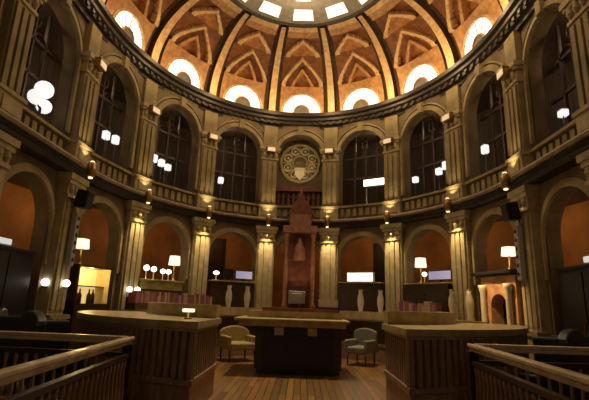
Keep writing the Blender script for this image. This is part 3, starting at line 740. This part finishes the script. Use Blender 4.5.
armchair('armchair', 'grey upholstered chair behind the right end of the central desk', (1.8, 11.8, 0), -.5, M['grey_fabric'], M['dark_wood'], w=.32, hb=.9)
G = 'dark green wing chairs beside the counters'
armchair('wing_chair', 'dark green wing chair behind left railing, close beside the left counter', (-3.35, 6.5, 0), 2.4, M['green_leather'], M['dark_wood'], True, .4, 1.25, G)
armchair('wing_chair', 'dark green wing chair behind left railing, nearer the left wall', (-4.35, 7.25, 0), 2.0, M['green_leather'], M['dark_wood'], True, .4, 1.25, G)
armchair('wing_chair', 'dark green wing chair behind right railing, close beside the right counter', (3.75, 6.55, 0), -2.4, M['green_leather'], M['dark_wood'], True, .4, 1.25, G)
armchair('wing_chair', 'dark green wing chair behind right railing, nearer the right wall', (4.6, 7.35, 0), -2.0, M['green_leather'], M['dark_wood'], True, .4, 1.25, G)

# ------------------------------------------------------------------ balustrades at the entrance
def balustrade(corner, near, far, h, label):
    r = thing('balustrade', label, 'railing', (0, 0, 0), 0, 'entrance balustrades')
    c, n_, f_ = (Vector((*q, 0)) for q in (corner, near, far))
    mb = MB()
    for a, b in ((n_, c), (c, f_)):
        d = (b-a).normalized(); s_ = Vector((-d.y, d.x, 0)); L = (b-a).length
        T = Matrix(((d.x, s_.x, 0, a.x), (d.y, s_.y, 0, a.y), (0, 0, 1, 0), (0, 0, 0, 1)))
        mb.box(-.04, L+.04, -.045, .045, h-.045, h, 0, T); mb.box(-.02, L+.02, -.028, .028, h-.09, h-.045, 0, T)
    mb.build('handrail', M['rail'], r, bevel=.012)
    mb = MB()
    for a, b in ((n_, c), (c, f_)):
        d = (b-a).normalized(); s_ = Vector((-d.y, d.x, 0)); L = (b-a).length
        T = Matrix(((d.x, s_.x, 0, a.x), (d.y, s_.y, 0, a.y), (0, 0, 1, 0), (0, 0, 0, 1)))
        mb.box(0, L, -.05, .05, 0, .12, 0, T); mb.box(0, L, -.035, .035, h-.24, h-.19, 0, T)
    mb.build('lower_rail', M['dark_wood'], r)
    for p in (c, n_, f_):
        mb = MB(); mb.box(-.06, .06, -.06, .06, 0, h-.09); mb.box(-.075, .075, -.075, .075, 0, .2); o = mb.build('post', M['dark_wood'], r); o.location = p
    mb = MB(); mb.lathe([(.02, .12), (.022, .2), (.034, .32), (.02, .5), (.016, h-.36), (.024, h-.3), (.018, h-.24)], 8)
    first = None
    for a, b in ((n_, c), (c, f_)):
        L = (b-a).length; m = int(L/.13)
        for i in range(1, m):
            if first is None: first = mb.build('baluster', M['slat_wood'], r, True); o = first
            else: o = first.copy(); col.objects.link(o); o.parent = r
            o.location = a+(b-a)*i/m
    return r
balustrade((-1.89, 5.55), (-1.52, 1.9), (-3.75, 5.7), 1.0, 'dark balustrade with pale handrail at the left of the entrance')
balustrade((2.3, 5.55), (1.98, 1.9), (4.25, 5.6), 1.06, 'dark balustrade with pale handrail at the right of the entrance')

# ------------------------------------------------------------------ world, camera, view
w = bpy.data.worlds.new('world'); sc.world = w; w.use_nodes = True
w.node_tree.nodes['Background'].inputs[0].default_value = (.5, .38, .24, 1); w.node_tree.nodes['Background'].inputs[1].default_value = .02
F, TI, RO, YA = 430.7, .238, -.034, -.023
f0 = Vector((math.sin(YA), math.cos(YA), 0)); r0 = Vector((math.cos(YA), -math.sin(YA), 0)); z = Vector((0, 0, 1))
fw = f0*math.cos(TI)+z*math.sin(TI); up0 = -f0*math.sin(TI)+z*math.cos(TI)
R = r0*math.cos(RO)-up0*math.sin(RO); U = r0*math.sin(RO)+up0*math.cos(RO)
cd = bpy.data.cameras.new('camera'); cam = bpy.data.objects.new('camera', cd); col.objects.link(cam)
cd.sensor_width = 36; cd.lens = F/589*36; cd.clip_start = .05
cam.matrix_world = Matrix(((R.x, U.x, -fw.x, .21), (R.y, U.y, -fw.y, 0), (R.z, U.z, -fw.z, 1.45), (0, 0, 0, 1)))
sc.camera = cam
vs = sc.view_settings; vs.view_transform = 'Standard'; vs.look = 'None'; vs.gamma = 1; vs.exposure = 0; vs.use_curve_mapping = False
